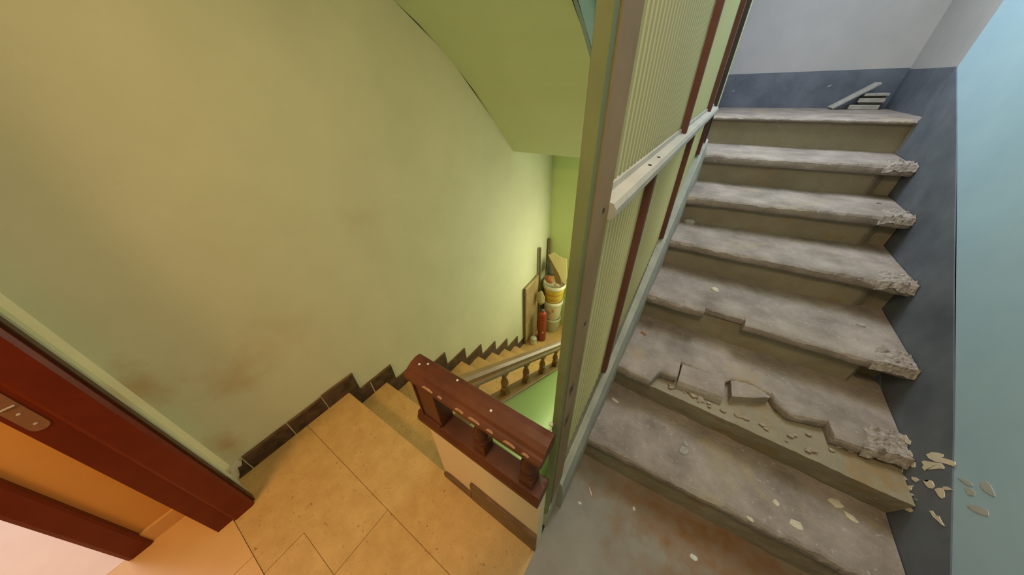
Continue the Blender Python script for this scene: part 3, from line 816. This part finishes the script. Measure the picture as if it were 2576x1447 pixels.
for k in range(1, 8):
    THK = 0.024 if k == 7 else 0.056
    z = k * RISE
    st = bpy.data.objects.new('step', None)
    C.objects.link(st)
    st.empty_display_size = 0.05
    st.parent = SU
    # tread slab
    xs = [XA + (XB - XA) * i / 110 for i in range(111)]
    if k == 2:
        xs = sorted(xs + [0.158, 0.1586, 0.352, 0.7, 0.706])
    if k == 3:
        xs = sorted(xs + [0.1855, 0.1865, 0.3555, 0.3565])
    secs = []
    for x in xs:
        y0 = ry(k - 1, x) + nose(k, x)
        y1 = ry(k, x) + 0.12 if k < 7 else UPY - 0.006
        jz = 0.0035 * fbm(x, k * 2.3, 5, 5)
        sag = 0.006 * math.exp(-((x - 0.35) / 0.3) ** 2)
        cr = 0.012 * max(0, noise.noise(Vector((x * 22, k * 9.1, 4))))
        pts = [(y1, z - THK), (y0 + 0.014, z - THK), (y0 + 0.003, z - THK * 0.8), (y0, z - THK * 0.55), (y0 + 0.001, z - THK * 0.28 - cr), (y0 + 0.006 + cr, z - 0.005 + jz - sag), (y0 + 0.017 + cr, z + jz - sag)]
        for t in (0.25, 0.5, 0.75, 1.0):
            yy = lerp(y0 + 0.03, y1, t)
            pts.append((yy, z + (0.0035 * fbm(x, yy, k, 6) - sag * (1 - t)) * (0 if (k == 7 and t > 0.4) else 1)))
        secs.append([(x, a, b_) for a, b_ in pts])
    bm = bmesh.new()
    V = [[bm.verts.new(p) for p in s_] for s_ in secs]
    m_ = len(V[0])
    for a, b_ in zip(V, V[1:]):
        for i in range(m_):
            j = (i + 1) % m_
            bm.faces.new((a[i], a[j], b_[j], b_[i]))
    bm.faces.new(V[0])
    bm.faces.new(V[-1][::-1])
    tr_ = from_bm('tread', bm, 'tread', st, smooth=False)
    # riser and bed under the slab
    bm = bmesh.new()
    cols = []
    for i in range(61):
        x = XA + (XB - XA) * i / 60
        yf = ry(k - 1, x) + (0.09 * min(1.0, max(0.0, (x - 0.80) / 0.05)) * (1.0 if k == 3 else 0.5) if k in (3, 4, 5, 6) else 0.0)
        yb_ = ry(k, x) + 0.12 if k < 7 else UPY - 0.006
        zb = z - RISE - 0.02
        row = []
        for t in (0.0, 0.25, 0.5, 0.75, 1.0):
            row.append(bm.verts.new((x, yf - (0.03 * t if k == 2 else 0) + 0.004 * fbm(x, t * 0.2, k, 14), lerp(zb, z - THK + 0.001 + (0.006 * fbm(x, 3, k, 12) if k == 2 else 0), t))))
        for t in (0.3, 0.6, 1.0):
            yy = lerp(yf, yb_, t)
            row.append(bm.verts.new((x, yy, z - THK + (0.012 * fbm(x, yy, k, 16) + 0.006 if (k == 2 and t < 1) else 0.001))))
        row.append(bm.verts.new((x, yb_, zb)))
        cols.append(row)
    for a, b_ in zip(cols, cols[1:]):
        for i in range(len(a)):
            j = (i + 1) % len(a)
            bm.faces.new((a[i], a[j], b_[j], b_[i]))
    bm.faces.new(cols[0])
    bm.faces.new(cols[-1][::-1])
    from_bm('riser', bm, 'riser', st, smooth=False)
    if 2 <= k <= 6:
        bm = bmesh.new()
        G_ = []
        nx_, ny_ = 16, 20
        for i in range(nx_ + 1):
            x = lerp(0.79, XB - 0.0005, i / nx_)
            row = []
            for j in range(ny_ + 1):
                ys = ry(k - 1, x) + nose(k, x)
                y = lerp(ys - 0.010, ys + 0.15, j / ny_)
                edge = min(1.0, i / 5) * min(1.0, (ny_ - j) / 6)
                h_ = 0.004 + 0.020 * max(0.0, fbm(x, y, k * 2.0, 45, 3)) * edge - 0.012 * (1 - edge)
                if j < 2:
                    h_ -= 0.018 * (2 - j)
                row.append(bm.verts.new((x, y + 0.004 * fbm(x, y, k, 60, 2), z + h_)))
            G_.append(row)
        for a, b_ in zip(G_, G_[1:]):
            for j in range(ny_):
                bm.faces.new((a[j], b_[j], b_[j + 1], a[j + 1]))
        from_bm('crumbled_mortar', bm, 'mortar', st)
    if k == 2:
        # cracked-off pieces of the nosing and the rubble between them
        z2 = z
        bm = bmesh.new()
        sec = [(1.222, z2 - 0.002), (1.140, z2 - 0.006), (1.118, z2 - 0.014), (1.106, z2 - 0.03), (1.100, z2 - 0.046), (1.10, z2 - 0.062), (1.222, z2 - 0.062)]
        A = [bm.verts.new((0.1665 - 0.02 * (1.222 - y), y - 0.006, zz)) for y, zz in sec]
        B = [bm.verts.new((0.345, y + 0.004, zz)) for y, zz in sec]
        for i in range(len(sec)):
            j = (i + 1) % len(sec)
            bm.faces.new((A[i], A[j], B[j], B[i]))
        bm.faces.new(A); bm.faces.new(B[::-1])
        tag(from_bm('loose_nosing', bm, 'tread', st, bevel=0.002), 'rectangular nosing block cracked loose')
        tag(prism('broken_slab', [(0.368, 1.236), (0.41, 1.252), (0.451, 1.255), (0.49, 1.243), (0.516, 1.226), (0.45, 1.18), (0.374, 1.140)], 'z', z2 - 0.055, z2 - 0.007, 'tread', st, bevel=0.002), 'pointed slab piece cracked loose')
        rnd = random.Random(3)
        for i in range(26):
            x = rnd.uniform(0.13, 0.86); y = rnd.uniform(1.06, 1.11) if x < 0.4 else rnd.uniform(1.05, 1.15)
            s_ = rnd.uniform(0.004, 0.013)
            bm = bmesh.new()
            bmesh.ops.create_icosphere(bm, subdivisions=1, radius=s_)
            for v in bm.verts:
                v.co = Vector((v.co.x * rnd.uniform(1, 1.9), v.co.y, v.co.z * 0.6)) * (1 + 0.4 * noise.noise(v.co * 300 + Vector((i, 0, 0))))
                v.co += Vector((x, y, z2 - THK + 0.008))
            from_bm('rubble_piece', bm, 'rubble', st)

box('landing_edge', XB, 0.9945, 2.892, UPY - 0.006, TZ - 0.2, TZ - 0.0005, 'tread', SU)

# ================================================================== LOOSE THINGS
def chip(name, x, y, z, sx, sy, sz, m, label, cat, rot=0.0, group=None, seed=0, tilt=0.0):
    rnd = random.Random(seed * 13 + 5)
    bm = bmesh.new()
    nn = 9
    ring = []
    for i in range(nn):
        a = 2 * math.pi * i / nn
        r_ = rnd.uniform(0.72, 1.15)
        ring.append((sx * r_ * math.cos(a), sy * r_ * math.sin(a)))
    bot = [bm.verts.new((a, b_, 0)) for a, b_ in ring]
    mid = [bm.verts.new((a * 0.96, b_ * 0.96, sz * rnd.uniform(0.45, 0.7))) for a, b_ in ring]
    top_ = [bm.verts.new((a * 0.6, b_ * 0.6, sz * rnd.uniform(0.85, 1.05))) for a, b_ in ring]
    for p, q in ((bot, mid), (mid, top_)):
        for i in range(nn):
            bm.faces.new((p[i], p[(i + 1) % nn], q[(i + 1) % nn], q[i]))
    bm.faces.new(top_)
    bm.faces.new(bot[::-1])
    o = from_bm(name, bm, m)
    o.location = (x, y, z)
    o.rotation_euler = (tilt, 0, rot)
    return tag(o, label, cat, group)


R1, R2, R3, R4, R7 = (RISE * k for k in (1, 2, 3, 4, 7))
chip('plaster_chip', -0.057, 0.976, R1 - 0.001, 0.022, 0.009, 0.005, 'chip_white', 'long white plaster chip on the lowest tread near the partition', 'debris', -0.3, seed=1)
chip('plaster_chip', 0.27, 0.935, R1 - 0.004, 0.016, 0.012, 0.004, 'chip_grey', 'upper pale plaster crumb in the middle of the lowest tread', 'debris', 0.4, seed=2)
chip('plaster_chip', 0.268, 0.895, R1 - 0.004, 0.026, 0.020, 0.004, 'chip_grey', 'pale crushed plaster patch in the middle of the lowest tread', 'debris', 0.9, seed=3)
chip('plaster_chip', 0.770, 0.995, R1 - 0.002, 0.024, 0.018, 0.007, 'chip_cream', 'large cream plaster flake on the lowest tread near the blue wall', 'debris', 0.5, seed=4)
chip('plaster_chip', 0.805, 0.965, R1 - 0.002, 0.020, 0.013, 0.007, 'chip_cream', 'smaller cream flake touching the large one near the blue wall', 'debris', -0.4, seed=5)
chip('plaster_chip', 0.638, 0.832, R1 - 0.004, 0.022, 0.018, 0.006, 'chip_cream', 'round cream plaster chip near the edge of the lowest tread', 'debris', 0.2, seed=6)
chip('plaster_chip', 0.585, 0.875, R1 - 0.003, 0.011, 0.013, 0.005, 'chip_cream', 'small cream chip behind the round one on the lowest tread', 'debris', 0.8, seed=7)
chip('plaster_chip', 0.505, 0.765, R1 - 0.008, 0.013, 0.008, 0.006, 'chip_cream', 'narrow cream chip on the very edge of the lowest tread', 'debris', -0.2, seed=8)
chip('plaster_chip', 0.391, 0.607, 0.0, 0.014, 0.010, 0.005, 'chip_white', 'white chip on the grey floor before the lowest riser', 'debris', 0.3, seed=9)
chip('plaster_chip', -0.044, 0.533, 0.0, 0.009, 0.006, 0.004, 'chip_white', 'tiny white chip on the grey floor by the post', 'debris', 0.3, seed=10)
chip('plaster_chip', -0.02, 0.60, 0.0, 0.018, 0.003, 0.002, 'chip_white', 'thin white sliver on the grey floor beside the lowest riser', 'debris', -0.9, seed=11)
chip('plaster_chip', 0.159, 0.642, 0.0, 0.006, 0.008, 0.003, 'chip_white', 'small upright white fleck on the grey floor', 'debris', 0.2, seed=12)
chip('brick_chip', -0.045, 1.333, R2 - 0.001, 0.020, 0.008, 0.008, 'chip_red', 'small red brick chip on the second tread', 'debris', -0.5, seed=13)
chip('stone', 0.213, 1.676, R3 - 0.006, 0.026, 0.017, 0.016, 'chip_cream', 'cream stone on the third tread', 'stone', -0.4, seed=14)
chip('stone', 0.80, 1.70, R3 - 0.004, 0.020, 0.014, 0.012, 'chip_grey', 'dark grey lump on the third tread near the blue wall', 'stone', 0.4, seed=15)
chip('stone', -0.02, 2.105, R4 - 0.002, 0.040, 0.018, 0.034, 'chip_grey', 'angular grey mortar fragment leaning on a riser by the partition', 'stone', 0.1, seed=16)
chip('stone', 0.83, 2.42, R4 + RISE - 0.003, 0.012, 0.010, 0.008, 'lump_and_gap_shade', 'small dark lump on the fifth tread near the blue wall', 'stone', 0.1, seed=17)


def plank(name, a, b_, w_, t_, m, label, cat, group=None):
    """board from a to b, width across, thickness"""
    a, b_ = Vector(a), Vector(b_)
    d = b_ - a
    o = box(name, 0, d.length, -w_ / 2, w_ / 2, 0, t_, m, bevel=0.003)
    o.matrix_world = Matrix.Translation(a) @ d.to_track_quat('X', 'Z').to_matrix().to_4x4()
    return tag(o, label, cat, group)


plank('plank', (0.655, 3.72, TZ + 0.001), (0.862, 3.75, TZ + 0.162), 0.10, 0.016, 'timber', 'thin pale plank leaning over the timber offcuts', 'plank')
z_ = TZ + 0.0005
for i, (x0, x1, y0, y1, h, mm, lab) in enumerate(((0.755, 0.925, 3.70, 3.79, 0.030, 'timber', 'lowest timber offcut under the leaning plank'),
                                                  (0.800, 0.932, 3.72, 3.785, 0.016, 'lump_and_gap_shade', 'dark strip for the shade in the lower gap of the offcut stack'),  # shade of a gap built as a dark layer
                                                  (0.790, 0.935, 3.70, 3.79, 0.028, 'timber', 'thick timber offcut in the middle of the stack'),
                                                  (0.80, 0.935, 3.73, 3.785, 0.013, 'lump_and_gap_shade', 'dark strip for the shaded gap under the topmost offcut'),  # dark layer again in place of a shaded gap
                                                  (0.805, 0.94, 3.70, 3.79, 0.018, 'timber', 'topmost timber offcut behind the leaning plank'))):
    tag(box('offcut_and_gap_layer', x0, x1, y0, y1, z_, z_ + h, mm, bevel=0.003), lab, 'timber', 'timber offcuts on the upper landing')
    z_ += h + 0.0003

# ---- things on the lower landing
LZ = -RS * 9
tag(prism('board', [(2.345, LZ + 0.001), (2.66, LZ + 0.001), (2.66, -0.44), (2.60, -0.455), (2.352, -0.47)], 'x', -1.437, -1.414, 'board', bevel=0.002), 'wooden board standing against the green wall', 'board')
bd = C.objects['board']
box('edge_strip', -1.4372, -1.4138, 2.338, 2.346, LZ + 0.001, -0.47, 'board_edge', bd)
prism('torn_veneer', [(2.35, -0.50), (2.58, -0.48), (2.56, -0.80), (2.45, -0.98), (2.36, -1.05)], 'x', -1.4145, -1.4118, 'cardboard', bd)
def stick(a, b_, w_, lab):
    a, b_ = Vector(a), Vector(b_)
    d = b_ - a
    o = box('wooden_lath', -w_ / 2, w_ / 2, -w_ / 3, w_ / 3, 0, d.length, 'board_edge', bevel=0.002)
    o.matrix_world = Matrix.Translation(a) @ d.to_track_quat('Z', 'Y').to_matrix().to_4x4()
    return tag(o, lab, 'lath')
stick((-1.415, 2.70, LZ), (-1.425, 2.69, -0.08), 0.030, 'thin lath standing behind the board')
stick((-1.40, 2.90, LZ), (-1.43, 2.93, -0.06), 0.030, 'thin lath standing in the corner')
cn = tag(empty('paint_can', (0, 0, 0)), 'small white can in front of the board', 'can')
lathe('can_body', [(0.0, 0), (0.043, 0), (0.045, 0.004), (0.045, 0.075), (0.044, 0.08)], (-1.335, 2.415, LZ + 0.0005), 'bucket_white', cn)
lathe('lid', [(0.044, 0), (0.047, 0.002), (0.047, 0.010), (0.036, 0.028), (0.02, 0.034)], (-1.335, 2.415, LZ + 0.0815), 'bucket_clear', cn)
lathe('dark_seam', [(0.0455, 0), (0.0465, 0.001), (0.0465, 0.004), (0.0455, 0.005)], (-1.335, 2.415, LZ + 0.078), 'screw', cn)
chip('cup', -1.36, 2.53, LZ, 0.02, 0.02, 0.07, 'bucket_clear', 'crumpled pale cup behind the small white can', 'cup', 0.3, seed=21)
ex = tag(empty('gas_cylinder', (0, 0, 0)), 'tall red metal cylinder in front of the buckets', 'cylinder')
lathe('body', [(0.05, 0), (0.056, 0.006), (0.056, 0.42), (0.053, 0.46), (0.040, 0.49), (0.018, 0.50)], (-1.278, 2.545, LZ + 0.0005), 'red_paint', ex, n=24)
lathe('collar', [(0.018, 0), (0.024, 0.004), (0.024, 0.02), (0.014, 0.024)], (-1.278, 2.545, LZ + 0.502), 'dark_grey', ex)
for i, (a, z0) in enumerate(((-0.9, 0.17), (-1.2, 0.36))):
    bm = bmesh.new()
    bmesh.ops.create_icosphere(bm, subdivisions=2, radius=0.013 if i == 0 else 0.006)
    for v in bm.verts:
        v.co = Vector((v.co.x, v.co.y * 0.4, v.co.z * 1.3))
        v.co = Matrix.Rotation(a + math.pi / 2, 3, 'Z') @ v.co
        v.co += Vector((-1.278 + 0.055 * math.cos(a), 2.545 + 0.055 * math.sin(a), LZ + z0))
    from_bm('paint_splash', bm, 'bucket_clear', ex, smooth=True)

BX, BY = -1.265, 2.82


def bucket(name, z0, h, r0, r1, m, rimm, label):
    b_ = tag(empty(name, (0, 0, 0)), label, 'bucket', 'stacked buckets')
    lathe('bucket_body', [(0.01, 0), (r0, 0), (r0 + 0.002, 0.004), (lerp(r0, r1, 0.80), h * 0.80), (r1 - 0.002, h * 0.965), (r1 - 0.006, h * 0.97), (r1 - 0.012, h * 0.5)], (BX, BY, z0), m, b_, n=32)
    lathe('rim', [(r1 - 0.004, h * 0.80), (r1 + 0.006, h * 0.80), (r1 + 0.008, h * 0.83), (r1 + 0.006, h), (r1 - 0.004, h), (r1 - 0.005, h * 0.9)], (BX, BY, z0), rimm, b_, n=32)
    return b_


b1 = bucket('bucket', LZ + 0.0005, 0.235, 0.105, 0.118, 'bucket_clear', 'bucket_clear', 'milky plastic bucket, lowest of the stack')
b2 = bucket('bucket', LZ + 0.236, 0.30, 0.108, 0.126, 'bucket_white', 'bucket_white', 'white plastic bucket with a label, middle of the stack')
b3 = bucket('bucket', LZ + 0.537, 0.265, 0.116, 0.142, 'bucket_yellow', 'bucket_white', 'yellow plastic bucket with a white rim, topmost of the stack')


def curved_label(parent, a0, a1, r_, z0, z1, m):
    bm = bmesh.new()
    n_ = 10
    V = []
    for i in range(n_ + 1):
        a = lerp(a0, a1, i / n_)
        V.append([bm.verts.new((BX + (r_ + d) * math.cos(a), BY + (r_ + d) * math.sin(a), z)) for z, d in ((z0, 0), (z1, 0), (z1, 0.0012), (z0, 0.0012))])
    for p, q in zip(V, V[1:]):
        for i in range(4):
            bm.faces.new((p[i], p[(i + 1) % 4], q[(i + 1) % 4], q[i]))
    bm.faces.new(V[0]); bm.faces.new(V[-1][::-1])
    return from_bm('printed_label', bm, m, parent)


curved_label(b2, -2.1, -1.35, 0.1165, LZ + 0.33, LZ + 0.46, 'label_grey')
curved_label(b2, -1.25, -1.0, 0.1185, LZ + 0.38, LZ + 0.45, 'label_orange')
for zz, mm in ((0.575, 'label_orange'), (0.66, 'label_orange')):
    curved_label(b3, -2.3, -0.6, 0.1195 + (zz - 0.54) * 0.10, LZ + zz, LZ + zz + 0.02, mm)


def blob(name, loc, s, m, label, cat, seed=0, amp=0.3, freq=9, sub=3, rot=(0, 0, 0)):
    bm = bmesh.new()
    bmesh.ops.create_icosphere(bm, subdivisions=sub, radius=1.0)
    for v in bm.verts:
        d = 1 + amp * noise.noise(v.co * 1.6 + Vector((seed * 3.3, 0, 0))) + amp * 0.4 * noise.noise(v.co * 4 + Vector((0, seed * 2.1, 0)))
        v.co = Vector((v.co.x * s[0], v.co.y * s[1], v.co.z * s[2])) * d
    o = from_bm(name, bm, m, smooth=True)
    o.location = loc
    o.rotation_euler = rot
    return tag(o, label, cat)


TB = LZ + 0.80
blob('plastic_bag', (-1.345, 2.600, LZ + 0.65), (0.046, 0.028, 0.12), 'cream_bag', 'crumpled cream plastic bag hanging left of the yellow bucket', 'bag', 3, 0.5)
blob('plastic_bag', (-1.315, 2.760, TB + 0.062), (0.062, 0.040, 0.06), 'orange_bag', 'crumpled orange plastic bag in the topmost bucket', 'bag', 5, 0.35)
blob('wrapper', (-1.20, 2.745, TB + 0.022), (0.035, 0.022, 0.018), 'cream_bag', 'small cream wrapper on the bucket rim', 'wrapper', 9, 0.4)
lathe('vessel', [(0.045, 0), (0.056, 0.04), (0.058, 0.09), (0.048, 0.16), (0.028, 0.19), (0.006, 0.205)], (-1.345, 2.845, TB + 0.10), 'dark_grey', None, n=20)
tag(C.objects['vessel'], 'rounded dark grey vessel behind the orange bag', 'vessel')


def sheet_thing(name, pts, t_, m, label, cat):
    """stiff crumpled sheet: grid rows of points, given thickness"""
    bm = bmesh.new()
    F = [[bm.verts.new(p) for p in r_] for r_ in pts]
    Bk = [[bm.verts.new((p[0], p[1] + t_, p[2])) for p in r_] for r_ in pts]
    R_, Cn = len(pts), len(pts[0])
    for i in range(R_ - 1):
        for j in range(Cn - 1):
            bm.faces.new((F[i][j], F[i][j + 1], F[i + 1][j + 1], F[i + 1][j]))
            bm.faces.new((Bk[i + 1][j], Bk[i + 1][j + 1], Bk[i][j + 1], Bk[i][j]))
    edge = [(i, 0) for i in range(R_)] + [(R_ - 1, j) for j in range(1, Cn)] + [(i, Cn - 1) for i in range(R_ - 2, -1, -1)] + [(0, j) for j in range(Cn - 2, 0, -1)]
    for (a, b_), (c, d) in zip(edge, edge[1:] + edge[:1]):
        bm.faces.new((F[a][b_], F[c][d], Bk[c][d], Bk[a][b_]))
    return tag(from_bm(name, bm, m), label, cat)


sheet_thing('cardboard_sheet', [[(-1.345, 2.795, TB + 0.335), (-1.265, 2.795, TB + 0.345)], [(-1.290, 2.790, TB + 0.20), (-1.205, 2.790, TB + 0.21)], [(-1.235, 2.785, TB + 0.02), (-1.15, 2.785, TB + 0.02)]], 0.006, 'cardboard', 'brown cardboard piece stuck in the topmost bucket', 'cardboard')
sheet_thing('paper_sheet', [[(-1.355, 2.775, TB + 0.40), (-1.28, 2.770, TB + 0.455), (-1.20, 2.772, TB + 0.42), (-1.11, 2.775, TB + 0.41)],
                            [(-1.325, 2.770, TB + 0.36), (-1.255, 2.765, TB + 0.34), (-1.175, 2.767, TB + 0.33), (-1.10, 2.773, TB + 0.30)],
                            [(-1.265, 2.768, TB + 0.28), (-1.235, 2.763, TB + 0.25), (-1.165, 2.765, TB + 0.19), (-1.085, 2.77, TB + 0.18)],
                            [(-1.175, 2.768, TB + 0.15), (-1.16, 2.766, TB + 0.12), (-1.135, 2.768, TB + 0.08), (-1.105, 2.77, TB + 0.06)]], 0.004, 'paper', 'torn cream paper draped over the topmost bucket', 'paper')
